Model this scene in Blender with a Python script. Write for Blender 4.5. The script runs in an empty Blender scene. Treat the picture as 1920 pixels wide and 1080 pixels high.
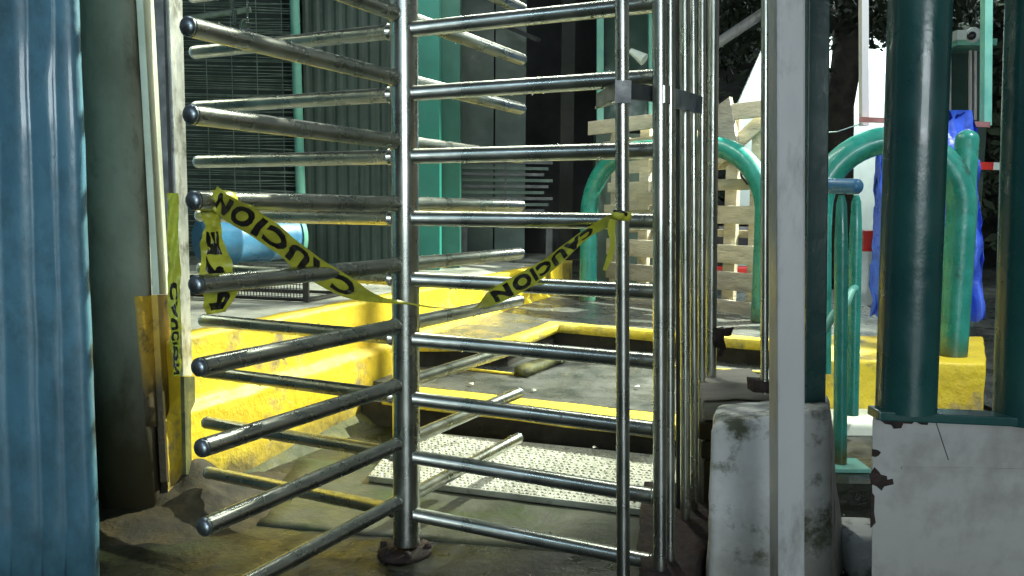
import bpy, bmesh, math, random
from mathutils import Vector, Matrix, noise
random.seed(7)
S = bpy.context.scene
C = S.collection
R = math.radians
V = Vector

# ---------------------------------------------------------------- camera
F, PIT, ROL, H = 1470.0, 0.1003, 0.0077, 0.95
_c, _s = math.cos(ROL), math.sin(ROL)
FW = V((0, math.cos(PIT), -math.sin(PIT))); UPV = V((0, math.sin(PIT), math.cos(PIT))); XV = V((1, 0, 0))
RIGHT = XV * _c + UPV * _s; UP = UPV * _c - XV * _s
cd = bpy.data.cameras.new('camera'); cam = bpy.data.objects.new('camera', cd); C.objects.link(cam)
cd.sensor_width = 36; cd.lens = F / 1920 * 36; cd.clip_end = 300; cd.clip_start = 0.02
cam.matrix_world = Matrix(((RIGHT.x, UP.x, -FW.x, 0), (RIGHT.y, UP.y, -FW.y, 0), (RIGHT.z, UP.z, -FW.z, H), (0, 0, 0, 1)))
S.camera = cam
O = V((0, 0, H))
def ray(x, y): return FW + RIGHT * ((x - 960) / F) - UP * ((y - 540) / F)
def P(x, y, Y):                      # surveyed point: image direction x,y at world distance Y
    d = ray(x, y); return O + d * (Y / d.y)
def G(x, y, z):                      # surveyed point on the horizontal level z
    d = ray(x, y); return O + d * ((z - H) / d.z)

# ---------------------------------------------------------------- world and lamps
w = bpy.data.worlds.new('World'); S.world = w; w.use_nodes = True
bg = w.node_tree.nodes['Background']
sky = w.node_tree.nodes.new('ShaderNodeTexSky'); sky.sky_type = 'NISHITA'; sky.sun_disc = False
sky.sun_elevation = R(-3); sky.sun_rotation = R(40)
mx = w.node_tree.nodes.new('ShaderNodeMixRGB'); mx.blend_type = 'ADD'; mx.inputs[0].default_value = 1
mx.inputs[2].default_value = (0.030, 0.037, 0.034, 1)       # town glow on a cloudy night sky
w.node_tree.links.new(sky.outputs[0], mx.inputs[1]); w.node_tree.links.new(mx.outputs[0], bg.inputs[0])
bg.inputs[1].default_value = 1.0
S.view_settings.view_transform = 'Standard'; S.view_settings.look = 'None'; S.view_settings.gamma = 1
S.view_settings.exposure = 0.1

def lamp(kind, loc, tgt, energy, col, size=.3, size_y=None, cone=None, blend=.5):
    l = bpy.data.lights.new('lamp', kind); o = bpy.data.objects.new('lamp_light', l); C.objects.link(o)
    o.location = loc; l.energy = energy; l.color = col
    if kind == 'AREA':
        l.shape = 'RECTANGLE' if size_y else 'SQUARE'; l.size = size
        if size_y: l.size_y = size_y
    elif kind == 'SPOT':
        l.spot_size = R(cone); l.spot_blend = blend; l.shadow_soft_size = size
    else: l.shadow_soft_size = size
    o.rotation_euler = (V(tgt) - V(loc)).to_track_quat('-Z', 'Y').to_euler()
    return o
lamp('SPOT', (3.6, 5.4, 4.2), (.12, 4.3, .3), 4800, (.96, 1, .80), .045, cone=43, blend=.55)    # yard floodlight beyond the gate
lamp('AREA', (-.1, 4.2, 3.3), (.05, 3.4, 0), 46, (.96, 1, .86), .12, 2.2)                         # unseen long tube light added for highlights along the left arms
lamp('SPOT', (1.1, 4.3, 3.9), (-.6, 1.85, 1.5), 2600, (.97, 1, .80), .05, cone=30, blend=.8)      # added spot, no such lamp seen, for highlights on the left arms
lamp('AREA', (-.2, 5.6, 3.4), (-.2, 2.6, 0.9), 12, (.93, 1, .95), .9, .09)  # unseen strip lamp added for glints on the arms
lamp('AREA', (-1.08, 2.62, 3.3), (-.9, 2.4, 0), 7, (.9, .97, 1), .42, .05)                     # pair of unseen tube lights added for the glints on the right arms
lamp('AREA', (-.50, 2.62, 3.3), (-.4, 2.4, 0), 7, (.9, .97, 1), .42, .05)
lamp('AREA', (-1.2, -1.6, 2.9), (.1, 2.2, .9), 15, (.55, .80, 1), 1.4, .14)                    # tube light on the street side
lamp('AREA', (1.5, -9, 2.4), (.6, 2.0, .9), 430, (.86, .96, 1), 5, 1.2)                         # added front fill from the street side, no such source seen
lamp('AREA', (0, -7, 3.6), (-1, -12, 2.4), 400, (.72, .90, 1), 5, 1)                           # added lamp on the facade opposite, for reflections in the steel
lamp('AREA', (3.9, 8.75, 4.0), (3.9, 9.5, 1.4), 300, (.88, 1, .97), 2.4, .2)                     # strip lamp over the white screen
lamp('SPOT', (3.4, 1.8, 4.6), (2.4, 4.3, .8), 900, (.9, .98, 1), .08, cone=58)                   # added spot brightening the tarp and the right side

# ---------------------------------------------------------------- materials
def mat(name, c1, c2=None, rough=.6, metal=0, scale=6, mixw=(.42, .62), bump=.15, bscale=40, c3=None, s3=2.5, w3=(.55, .7), coat=0, detail=8, rvar=.12, stretch=None, zd=None):
    m = bpy.data.materials.new(name); m.use_nodes = True
    nt = m.node_tree; N = nt.nodes; L = nt.links; b = N['Principled BSDF']
    tc = N.new('ShaderNodeTexCoord'); src = tc.outputs['Object']
    if stretch:
        mp = N.new('ShaderNodeMapping'); mp.inputs['Scale'].default_value = stretch; L.new(src, mp.inputs[0]); src = mp.outputs[0]
    def nz(sc, det=detail, ro=.6):
        n = N.new('ShaderNodeTexNoise'); n.inputs['Scale'].default_value = sc; n.inputs['Detail'].default_value = det
        n.inputs['Roughness'].default_value = ro; L.new(src, n.inputs['Vector']); return n
    def ramp(n, w):
        r = N.new('ShaderNodeMapRange'); r.inputs[1].default_value = w[0]; r.inputs[2].default_value = w[1]; L.new(n.outputs[0], r.inputs[0]); return r
    n1 = nz(scale); r1 = ramp(n1, mixw)
    mixn = N.new('ShaderNodeMixRGB'); mixn.inputs[1].default_value = (*c1, 1); mixn.inputs[2].default_value = (*(c2 or c1), 1)
    L.new(r1.outputs[0], mixn.inputs[0]); col = mixn.outputs[0]
    if c3:
        n3 = nz(s3, 10, .7); r3 = ramp(n3, w3)
        m3 = N.new('ShaderNodeMixRGB'); m3.inputs[2].default_value = (*c3, 1); L.new(col, m3.inputs[1]); L.new(r3.outputs[0], m3.inputs[0]); col = m3.outputs[0]
    if zd:                                    # splash dirt climbing from the foot: z0 (full) .. z1 (none), colour
        sx = N.new('ShaderNodeSeparateXYZ'); L.new(tc.outputs['Object'], sx.inputs[0]); nn_ = nz(7, 8)
        ma = N.new('ShaderNodeMath'); ma.operation = 'MULTIPLY_ADD'; L.new(nn_.outputs[0], ma.inputs[0]); ma.inputs[1].default_value = zd[3]; L.new(sx.outputs[2], ma.inputs[2])
        mr = N.new('ShaderNodeMapRange'); L.new(ma.outputs[0], mr.inputs[0]); mr.inputs[1].default_value = zd[0] + zd[3] * .5; mr.inputs[2].default_value = zd[1] + zd[3] * .5; mr.inputs[3].default_value = 1; mr.inputs[4].default_value = 0
        m5 = N.new('ShaderNodeMixRGB'); L.new(mr.outputs[0], m5.inputs[0]); L.new(col, m5.inputs[1]); m5.inputs[2].default_value = (*zd[2], 1); col = m5.outputs[0]
    L.new(col, b.inputs['Base Color'])
    rr = N.new('ShaderNodeMapRange'); rr.inputs[3].default_value = max(.02, rough - rvar); rr.inputs[4].default_value = min(1, rough + rvar)
    n4 = nz(scale * 1.7); rr.inputs[1].default_value = .35; rr.inputs[2].default_value = .65
    L.new(n4.outputs[0], rr.inputs[0]); L.new(rr.outputs[0], b.inputs['Roughness'])
    b.inputs['Metallic'].default_value = metal
    if coat: b.inputs['Coat Weight'].default_value = coat; b.inputs['Coat Roughness'].default_value = .08
    if bump:
        nb = nz(bscale, 6); bp = N.new('ShaderNodeBump'); bp.inputs['Strength'].default_value = bump; bp.inputs['Distance'].default_value = .01
        L.new(nb.outputs[0], bp.inputs['Height']); L.new(bp.outputs[0], b.inputs['Normal'])
    return m
M = dict(
 steel=mat('stainless_steel', (.50, .52, .47), (.34, .37, .33), .29, 1, 7, bump=0, bscale=60, rvar=.05),
 cap=mat('blue_grey_cap', (.36, .41, .44), (.25, .30, .33), .3, .95, 20, bump=.05),
 darksteel=mat('dark_steel', (.06, .068, .07), (.035, .04, .04), .4, .2, 9),
 rust=mat('rusty_iron', (.028, .014, .012), (.012, .008, .007), .8, 0, 30, bump=.8, bscale=50),
 blue=mat('blue_gloss_paint', (.10, .25, .34), (.07, .19, .27), .42, 0, 3, bump=.45, bscale=9, c3=(.045, .105, .14), s3=5, w3=(.46, .68), coat=.3, stretch=(1, 1, .7)),
 jamb=mat('stained_concrete', (.30, .31, .24), (.20, .20, .15), .85, 0, 5, bump=.5, bscale=25, c3=(.05, .045, .025), s3=4, w3=(.5, .66), stretch=(1, 1, .5), zd=(.25, .75, (.045, .035, .012), .5)),
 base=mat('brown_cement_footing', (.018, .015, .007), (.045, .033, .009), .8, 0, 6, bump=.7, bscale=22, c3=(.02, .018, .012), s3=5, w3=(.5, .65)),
 pale=mat('pale_lit_masonry', (.72, .76, .64), (.6, .64, .52), .7, 0, 8, bump=.2),  # light on the wall return put into the colour; kerb stone shares it
 plate=mat('shadow_blotched_steel', (.55, .57, .53), (.38, .40, .38), .4, .3, 12, c3=(.16, .16, .13), s3=7, w3=(.5, .62)),  # mottled grey; the dark blotches paint the broken shadow on the plate
 yellow=mat('yellow_road_paint', (.76, .57, .03), (.70, .49, .028), .5, 0, 5, bump=.9, bscale=22, c3=(.26, .21, .12), s3=4.2, w3=(.53, .64), zd=(-.02, .16, (.16, .13, .05), .35)),
 yellow2=mat('scuffed_yellow_paint', (.78, .62, .05), (.6, .46, .05), .5, 0, 20, bump=.5, bscale=40, c3=(.2, .18, .09), s3=9, w3=(.5, .66)),
 mossy=mat('mossy_yellow_kerb', (.10, .10, .022), (.035, .045, .014), .7, 0, 9, bump=.7, bscale=35, c3=(.03, .035, .015), s3=8, w3=(.48, .6)),
 orange=mat('orange_yellow_paint', (.60, .36, .03), (.5, .3, .025), .5, 0, 7, bump=.4, c3=(.08, .05, .02), s3=9, w3=(.55, .68), zd=(.38, .56, (.05, .036, .012), .3)),
 floor=mat('wet_shaded_concrete', (.016, .017, .011), (.006, .007, .005), .36, 0, 4, bump=.5, bscale=28, c3=(.028, .036, .01), s3=3, w3=(.5, .68), rvar=.2),  # foreground shadow painted into the floor colour
 lit_apron=mat('mossy_lit_concrete', (.060, .066, .042), (.026, .031, .02), .5, 0, 4, bump=.5, bscale=30, c3=(.04, .062, .012), s3=4, w3=(.5, .66)),  # mossy floor beyond the shadow, lightened to read as lit
 deck=mat('wet_grey_step_concrete', (.10, .105, .098), (.05, .058, .054), .33, 0, 5, bump=.45, bscale=60, c3=(.2, .21, .19), s3=12, w3=(.6, .75), rvar=.2),
 riser=mat('shadow_dark_riser', (.03, .028, .02), (.015, .014, .012), .8, 0, 8, bump=.5),  # shadow below the nosing painted into the riser colour
 top=mat('pale_platform_concrete', (.34, .35, .31), (.2, .21, .18), .45, 0, 4, bump=.4, c3=(.07, .08, .06), s3=3, w3=(.52, .68), rvar=.2),
 tread=mat('chequered_tread_plate', (.50, .51, .45), (.36, .37, .32), .36, .3, 10, bump=.25, bscale=120, c3=(.14, .15, .09), s3=4, w3=(.6, .75)),
 asphalt=mat('wet_asphalt', (.05, .055, .05), (.03, .033, .03), .35, 0, 3, bump=.5, bscale=50, rvar=.2),
 cblock=mat('weathered_white_concrete', (.60, .61, .60), (.46, .47, .45), .8, 0, 5, bump=.5, bscale=30, c3=(.10, .11, .07), s3=6.5, w3=(.51, .61), zd=(-.2, .12, (.22, .21, .17), .5)),
 greypaint=mat('light_grey_paint', (.46, .465, .46), (.40, .41, .41), .42, 0, 4, bump=.12, bscale=12, c3=(.22, .22, .20), s3=9, w3=(.53, .68), stretch=(1, 1, .35)),
 panel=mat('grey_painted_sheet', (.40, .405, .39), (.31, .31, .295), .5, 0, 2.2, bump=.15, bscale=8, c3=(.20, .185, .16), s3=4.5, w3=(.47, .7), zd=(-.5, .3, (.26, .25, .225), .5)),
 dgreen=mat('dark_green_gloss', (.012, .070, .064), (.009, .05, .05), .32, 0, 4, bump=.18, bscale=18, coat=.2, c3=(.03, .045, .04), s3=9, w3=(.6, .75)),
 green=mat('green_gloss_paint', (.018, .20, .155), (.03, .26, .21), .34, 0, 11, bump=.25, bscale=20, coat=.2, c3=(.03, .075, .05), s3=9, w3=(.56, .7), zd=(-.02, .1, (.07, .07, .02), .2)),
 pgreen=mat('pale_green_paint', (.16, .42, .34), (.10, .33, .27), .45, 0, 6, bump=.1),
 teal=mat('teal_column_paint', (.014, .19, .15), (.012, .15, .12), .5, 0, 3, bump=.1),
 dteal=mat('shaded_teal_paint', (.012, .11, .085), (.01, .08, .06), .55, 0, 3, bump=.1),  # teal darkened to paint the column's shaded side
 corr=mat('dark_green_sheet', (.052, .088, .074), (.034, .060, .05), .5, 0, 3, bump=.1, c3=(.09, .1, .09), s3=9, w3=(.6, .75)),
 wire=mat('galvanised_wire', (.24, .33, .29), (.10, .16, .13), .5, .2, 8, bump=0),
 wood=mat('pale_pallet_wood', (.55, .50, .38), (.42, .38, .28), .7, 0, 8, bump=.5, bscale=30, c3=(.2, .16, .1), s3=12, w3=(.6, .72), stretch=(.3, 1, 3)),
 woodwet=mat('wet_grey_pallet_wood', (.36, .33, .27), (.25, .23, .19), .6, 0, 8, bump=.5, bscale=30, stretch=(.3, 1, 3)),
 black=mat('black_plastic', (.012, .012, .013), (.02, .02, .02), .35, 0, 8),
 tape=mat('yellow_tape', (.52, .53, .05), (.38, .40, .04), .35, 0, 25, bump=.25, bscale=30),
 ink=mat('black_tape_print', (.012, .012, .012), None, .35, 0, 8, bump=0),
 tarp=mat('blue_tarpaulin', (.05, .13, .70), (.03, .08, .48), .35, 0, 6, bump=.9, bscale=9),
 drum=mat('blue_plastic_drum', (.06, .22, .40), (.04, .15, .28), .35, 0, 5, bump=.1),
 white=mat('white_sheet', (.62, .70, .66), (.5, .58, .55), .7, 0, 2.5, bump=.2, bscale=5, c3=(.5, .56, .53), s3=1.3, w3=(.55, .7)),
 red=mat('red_paint', (.55, .03, .02), (.4, .02, .02), .4, 0, 8),
 pink=mat('faded_red_steel', (.36, .17, .15), (.25, .1, .09), .5, 0, 8),
 leaf=mat('dark_leaves', (.008, .015, .007), (.016, .028, .010), .9, 0, 3, bump=0),
 bark=mat('tree_bark', (.045, .04, .03), (.025, .022, .018), .9, 0, 8, bump=1, bscale=18),
 glass=mat('dim_window_glass', (.03, .06, .05), (.02, .04, .035), .1, 0, 3, bump=0),
 dark=mat('night_dark_wall', (.022, .026, .024), (.012, .015, .014), .8, 0, 1.5, bump=.2),
 debris=mat('paper_scrap', (.6, .62, .55), (.5, .5, .4), .6, 0, 9, bump=0),
)
def water_mat():
    m = bpy.data.materials.new('water_drops'); m.use_nodes = True; b = m.node_tree.nodes['Principled BSDF']
    b.inputs['Base Color'].default_value = (.9, .95, .95, 1); b.inputs['Roughness'].default_value = .02
    b.inputs['Transmission Weight'].default_value = 1; b.inputs['IOR'].default_value = 1.33
    return m
M['water'] = water_mat()

# ---------------------------------------------------------------- helpers
class MB:
    def __init__(s): s.v = []; s.f = []; s.sm = []
    def add(s, vs, fs, smooth=False):
        o = len(s.v); s.v += [V(a) for a in vs]; s.f += [tuple(i + o for i in f) for f in fs]; s.sm += [smooth] * len(fs); return s
    def quad(s, a, b, c, d): return s.add([a, b, c, d], [(0, 1, 2, 3)])
    def hexa(s, p):                       # p: 4 bottom (ccw), 4 top
        return s.add(p, [(3, 2, 1, 0), (4, 5, 6, 7), (0, 1, 5, 4), (1, 2, 6, 5), (2, 3, 7, 6), (3, 0, 4, 7)])
    def box(s, c, d, rz=0):
        c = V(c); m = Matrix.Rotation(rz, 3, 'Z'); q = []
        for z in (-.5, .5):
            for x, y in ((-.5, -.5), (.5, -.5), (.5, .5), (-.5, .5)): q.append(c + m @ V((x * d[0], y * d[1], z * d[2])))
        return s.hexa(q)
    def prism(s, pts, z0, z1):            # polygon (ccw) extruded
        n = len(pts); vs = [V((p[0], p[1], z0)) for p in pts] + [V((p[0], p[1], z1)) for p in pts]
        fs = [tuple(range(n - 1, -1, -1)), tuple(range(n, 2 * n))] + [(i, (i + 1) % n, n + (i + 1) % n, n + i) for i in range(n)]
        return s.add(vs, fs)
    def beam(s, a, b, w, t, up=(0, 0, 1)):   # rectangular bar, w along side, t along up
        a = V(a); b = V(b); d = (b - a).normalized(); sd = d.cross(V(up)).normalized(); u = sd.cross(d)
        q = []
        for p in (a, b):
            for i, j in ((-1, -1), (1, -1), (1, 1), (-1, 1)): q.append(p + sd * i * w / 2 + u * j * t / 2)
        return s.add(q, [(3, 2, 1, 0), (4, 5, 6, 7), (0, 1, 5, 4), (1, 2, 6, 5), (2, 3, 7, 6), (3, 0, 4, 7)])
    def tube(s, pts, r, n=20, dome=0):
        pts = [V(p) for p in pts]; rs = r if isinstance(r, (list, tuple)) else [r] * len(pts)
        d0 = (pts[1] - pts[0]).normalized(); a = V((0, 0, 1)) if abs(d0.z) < .9 else V((1, 0, 0))
        u = d0.cross(a).normalized(); rings = []
        for i, p in enumerate(pts):
            d = (pts[min(i + 1, len(pts) - 1)] - pts[max(i - 1, 0)]).normalized()
            u = (u - d * u.dot(d)).normalized(); v = d.cross(u)
            rings.append([p + (u * math.cos(2 * math.pi * k / n) + v * math.sin(2 * math.pi * k / n)) * rs[i] for k in range(n)])
            if i == len(pts) - 1 and dome:
                for q in range(1, 5):
                    th = q * math.pi / 2 / 4.6; 
                    rings.append([p + d * dome * math.sin(th) + (u * math.cos(2 * math.pi * k / n) + v * math.sin(2 * math.pi * k / n)) * rs[i] * math.cos(th) for k in range(n)])
        vs = [x for rg in rings for x in rg]; fs = []
        for i in range(len(rings) - 1):
            for k in range(n): fs.append((i * n + k, i * n + (k + 1) % n, (i + 1) * n + (k + 1) % n, (i + 1) * n + k))
        s.add(vs, fs, True)
        s.add(rings[0], [tuple(range(n - 1, -1, -1))]); s.add(rings[-1], [tuple(range(n))])
        return s
    def ball(s, c, r, n=8, sc=(1, 1, 1)):
        c = V(c); vs = []; fs = []; m = n // 2 + 1
        for i in range(m + 1):
            th = math.pi * i / m
            for k in range(n): vs.append(c + V((r * sc[0] * math.sin(th) * math.cos(2 * math.pi * k / n), r * sc[1] * math.sin(th) * math.sin(2 * math.pi * k / n), r * sc[2] * math.cos(th))))
        for i in range(m):
            for k in range(n): fs.append((i * n + k, (i + 1) * n + k, (i + 1) * n + (k + 1) % n, i * n + (k + 1) % n))
        return s.add(vs, fs, True)
    def build(s, name, m, parent=None, bevel=0, sub=0, rough=0, rsc=6):
        me = bpy.data.meshes.new(name)
        off = world_loc(parent) if parent else V((0, 0, 0))
        me.from_pydata([v - off for v in s.v], [], s.f)
        for p, q in zip(me.polygons, s.sm): p.use_smooth = q
        if bevel or sub or rough:
            bm = bmesh.new(); bm.from_mesh(me); bmesh.ops.remove_doubles(bm, verts=bm.verts, dist=1e-5)
            if bevel:
                bmesh.ops.bevel(bm, geom=bm.edges[:], offset=bevel, segments=2, profile=.6, affect='EDGES')
            if sub: 
                bmesh.ops.triangulate(bm, faces=[f for f in bm.faces if len(f.verts) > 4])
                for _ in range(sub):
                    es = [e for e in bm.edges if e.calc_length() > .05]
                    bmesh.ops.subdivide_edges(bm, edges=es, cuts=1, use_grid_fill=True)
            if rough:
                for v in bm.verts: v.co += V(noise.noise_vector((v.co + off) * rsc)) * rough + V(noise.noise_vector((v.co + off) * rsc * 3.1)) * rough * .4
            bm.to_mesh(me); bm.free()
            for p in me.polygons: p.use_smooth = bool(rough)
        me.validate(); me.materials.append(m)
        o = bpy.data.objects.new(name, me); C.objects.link(o)
        if parent: o.parent = parent
        return o
_loc = {}
def world_loc(o): return _loc.get(o.name, V((0, 0, 0)))
def tag(o, label=None, cat=None, group=None, kind=None):
    if label: o['label'] = label
    if cat: o['category'] = cat
    if group: o['group'] = group
    if kind: o['kind'] = kind
    return o
def thing(name, loc, label, cat, group=None):
    o = bpy.data.objects.new(name, None); C.objects.link(o); o.location = loc; o.empty_display_size = .1; _loc[o.name] = V(loc)
    return tag(o, label, cat, group)
def struct(name, mb, m, **k): return tag(mb.build(name, m, **k), kind='structure')
def sub(name, mb, m, part, **k):        # sub-part: shares the origin of its thing
    o = mb.build(name, m, None, **k); off = world_loc(part.parent)
    for v in o.data.vertices: v.co -= off
    o.parent = part; return o

# ---------------------------------------------------------------- ground and steps
FZ = 0.0
struct('ground', MB().quad((-60, -40, -.02), (60, -40, -.02), (60, 90, -.02), (-60, 90, -.02)), M['asphalt'])
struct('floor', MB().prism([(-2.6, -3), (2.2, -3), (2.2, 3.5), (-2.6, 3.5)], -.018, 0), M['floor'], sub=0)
struct('road', MB().prism([(2.35, -3), (14, -3), (14, 30), (2.35, 30)], -.016, .002), M['asphalt'])
struct('street_facade', MB().prism([(-16, -12.4), (16, -12.4), (16, -12), (-16, -12)], 0, 7), M['top'])
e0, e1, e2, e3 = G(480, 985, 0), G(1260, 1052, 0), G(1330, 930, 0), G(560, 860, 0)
struct('lit_apron', MB().hexa([V((p.x, p.y, -.01)) for p in (e0, e1, e2, e3)] + [V((p.x, p.y, .006)) for p in (e0, e1, e2, e3)]), M['lit_apron'], sub=4, rough=.006, rsc=9)  # slab added so that its edge draws the shadow boundary
def xy(p): return (p.x, p.y)
# straight raised kerb line of the left platform
ka, kb = V((-1.10, 2.38)), V((.50, 6.5))
KZ = .53
kd = (kb - ka).normalized(); kn = V((-kd.y, kd.x))      # towards the platform
t = tag(thing('platform', (-2, 4, 0), 'raised platform with pale wet top and bright yellow dirty side wall', 'platform'))
t['kind'] = 'structure'; del t['category']
o = MB()
q = [ka + kn * .06, kb + kn * .06, V((.5, 9.0)), V((-7, 9.0)), V((-7, 2.38))]
o.prism([tuple(a) for a in q], 0, KZ - .004); o.build('platform_slab', M['top'], t)
o = MB(); n = 60
for i in range(n):                      # uneven painted wall face, slightly battered
    pass
def wallgrid(a, b, z0, z1, nx, nz, push):
    m = MB(); vs = []; fs = []
    for j in range(nz + 1):
        for i in range(nx + 1):
            f = i / nx; z = z0 + (z1 - z0) * j / nz; p = a.lerp(b, f); k = push(f, z)
            vs.append(V((p.x - kn.x * k, p.y - kn.y * k, z)))
    for j in range(nz):
        for i in range(nx): fs.append((j * (nx + 1) + i, j * (nx + 1) + i + 1, (j + 1) * (nx + 1) + i + 1, (j + 1) * (nx + 1) + i))
    return vs, fs
def push(f, z): return .005 * noise.noise(V((f * 18, z * 5, 1))) + .004 * noise.noise(V((f * 70, z * 17, 5))) + .035 * min(1, max(0, (.315 + .012 * noise.noise(V((f * 30, 1, 1))) - z) / .02))
vs, fs = wallgrid(ka, kb, 0, KZ, 110, 36, push)
top0 = len(vs) - 111
for i in range(111): vs.append(vs[top0 + i] + V((kn.x * .09, kn.y * .09, .001 + .003 * noise.noise(V((i * .3, 0, 3))))))
for i in range(110): fs.append((top0 + i, top0 + i + 1, top0 + 112 + i, top0 + 111 + i))
for i in range(111): vs.append(vs[top0 + 111 + i] + V((0, 0, -.1)))
for i in range(110): fs.append((top0 + 111 + i, top0 + 112 + i, top0 + 223 + i, top0 + 222 + i))
o = MB().add(vs, fs, True).build('painted_wall', M['yellow'], t)
o['kind'] = ''; del o['kind']
# moss bank along the foot of the wall
m = MB(); vs = []; fs = []
for i in range(61):
    f = i / 60; p = ka.lerp(kb, f * .5)
    wd = .025 + .02 * noise.noise(V((f * 12, 2, 0))) + .17 * f; hh = .02 + .02 * noise.noise(V((f * 15, 5, 0))) + .10 * f
    for k, (u, z) in enumerate(((-.01, hh), (wd * .5, hh * .5), (wd, .0))): vs.append(V((p.x - kn.x * (u + .012), p.y - kn.y * (u + .012), z)))
for i in range(60):
    for k in range(2): fs.append((i * 3 + k, i * 3 + k + 1, i * 3 + k + 4, i * 3 + k + 3))
tag(MB().add(vs, fs, True).build('moss', M['mossy']), 'dark green moss bank growing along the foot of the yellow wall', 'moss', kind='stuff')

# tread plate ramp
t = thing('tread_plate', G(980, 880, 0), 'grey chequered tread plate ramp lying in front of the lowest step', 'tread plate')
bl, br, fr, fl = G(760, 806, .05), G(1345, 864, .05), G(1345, 972, .03), G(690, 892, .03)
dn = V((0, 0, -.022))
MB().hexa([fl + dn, fr + dn, br + dn, bl + dn, fl, fr, br, bl]).build('plate_sheet', M['tread'], t, bevel=.003)
m = MB()
for i in range(86):
    for j in range(22):
        u = (i + .5 + (.5 if j % 2 else 0)) / 87; v = (j + .5) / 22
        c = fl.lerp(fr, u).lerp(bl.lerp(br, u), v) + V((0, 0, .0005)); a = R(45 if (i + j) % 2 else -45) + random.uniform(-.1, .1)
        dx = V((math.cos(a), math.sin(a), 0)) * .0085; dy = V((-math.sin(a), math.cos(a), 0)) * .0036
        if random.random() < .1: continue
        m.add([c - dx, c - dy, c + dx, c + dy, c + V((0, 0, .0035))], [(0, 1, 4), (1, 2, 4), (2, 3, 4), (3, 0, 4)])
m.build('raised_lugs', M['tread'], t)['kind'] = 'stuff'

# lower step
Z1 = .17
a0, a1 = G(715, 733, Z1), G(1345, 806, Z1); a2 = a1 + (a1 - a0).normalized() * .25
ed = (a1 - a0).normalized(); en = V((-ed.y, ed.x, 0))
t = thing('lower_step', (a0 + a1) / 2 - V((0, 0, Z1)), 'lower wet grey concrete step with yellow painted front edge', 'step'); t['kind'] = 'structure'; del t['category']
bk = en * 2.6
def flat(ps): return [(p.x, p.y) for p in ps]
MB().prism(flat([a0 + en * .16 - ed * .3, a2 + en * .16, a2 + bk, a0 + bk - ed * .3]), .0, Z1 - .003).build('tread', M['deck'], t, sub=0)
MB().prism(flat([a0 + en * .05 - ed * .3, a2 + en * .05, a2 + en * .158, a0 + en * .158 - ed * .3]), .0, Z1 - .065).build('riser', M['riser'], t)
MB().prism(flat([a0, a2, a2 + en * .155, a0 + en * .155]), Z1 - .06, Z1).build('nosing', M['yellow2'], t, bevel=.006, sub=3, rough=.004, rsc=9)
# upper step
Z2 = .30
b = [G(775, 640, Z2), G(963, 640, Z2), G(1047, 607, Z2), G(1223, 622, Z2), G(1440, 640, Z2)]; b.append(b[-1] + V((.9, -.12, 0)))
t = thing('upper_step', (b[3].x, b[3].y, 0), 'upper wet grey concrete step with notched yellow front edge', 'step'); t['kind'] = 'structure'; del t['category']
def offs(ps, d):
    out = []
    for i, p in enumerate(ps):
        e = (ps[min(i + 1, len(ps) - 1)] - ps[max(i - 1, 0)]).normalized(); out.append(p + V((-e.y, e.x, 0)) * d)
    return out
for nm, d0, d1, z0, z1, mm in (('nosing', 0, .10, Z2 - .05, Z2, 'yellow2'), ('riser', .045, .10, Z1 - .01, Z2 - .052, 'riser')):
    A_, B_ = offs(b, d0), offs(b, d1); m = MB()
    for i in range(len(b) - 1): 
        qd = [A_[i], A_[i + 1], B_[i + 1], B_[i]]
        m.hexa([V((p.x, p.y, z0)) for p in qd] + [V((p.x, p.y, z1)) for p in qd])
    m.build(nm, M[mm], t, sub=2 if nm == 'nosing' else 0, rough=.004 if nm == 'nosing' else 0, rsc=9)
B_ = offs(b, .102); bb = flat(B_)
MB().prism(bb + [(3.0, 8.5), (-.2, 8.5), (-.6, 4.6)], Z1 - .01, Z2 - .003).build('tread', M['deck'], t)
# mossy lump at the notch
m = MB(); pa, pb = G(975, 706, Z1), G(1062, 672, Z1)
m.beam(pa + V((0, 0, .02)), pb + V((0, 0, .02)), .07, .04)
tag(m.build('moss_ridge', M['mossy'], None, sub=3, rough=.008, rsc=14), 'mossy yellow ridge lying across the lower step at the notch', 'moss', kind='stuff')
m = MB(); pa, pb = G(868, 692, Z1), G(975, 704, Z1)
m.beam(pa + V((0, 0, .004)), pb + V((0, 0, .004)), .02, .008); m.build('paint_line', M['yellow2'], None)
tag(bpy.data.objects['paint_line'], kind='structure')
m = MB(); pa, pb = G(1225, 686, Z1), G(1440, 700, Z1)
m.beam(pa + V((0, 0, .004)), pb + V((0, 0, .004)), .02, .008); tag(m.build('paint_line', M['yellow2'], None), kind='structure')
# litter scraps on the steps
for (x, y, z, lb) in ((885, 722, Z1, 'pale paper scrap on the lower step behind the centre column'), (1000, 733, Z1, 'pale leaf scrap near the front edge of the lower step'), (1035, 583, Z2, 'white scrap on the wet upper step'), (1195, 727, Z1, 'pale scrap between the two front cage tubes'), (1115, 842, .06, 'dry leaf lying on the tread plate back edge'), (1310, 625, Z2, 'white scrap beside the cage on the yellow edge')):
    p = G(x, y, z + .004); m = MB(); a = random.uniform(0, 3)
    pts = [p + V((math.cos(a + k * 1.26) * random.uniform(.008, .018), math.sin(a + k * 1.26) * random.uniform(.008, .018), random.uniform(.001, .01))) for k in range(5)]
    m.add(pts + [p + V((0, 0, .012))], [(k, (k + 1) % 5, 5) for k in range(5)])
    tag(m.build('litter_scrap', M['debris']), lb, 'litter')

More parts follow.
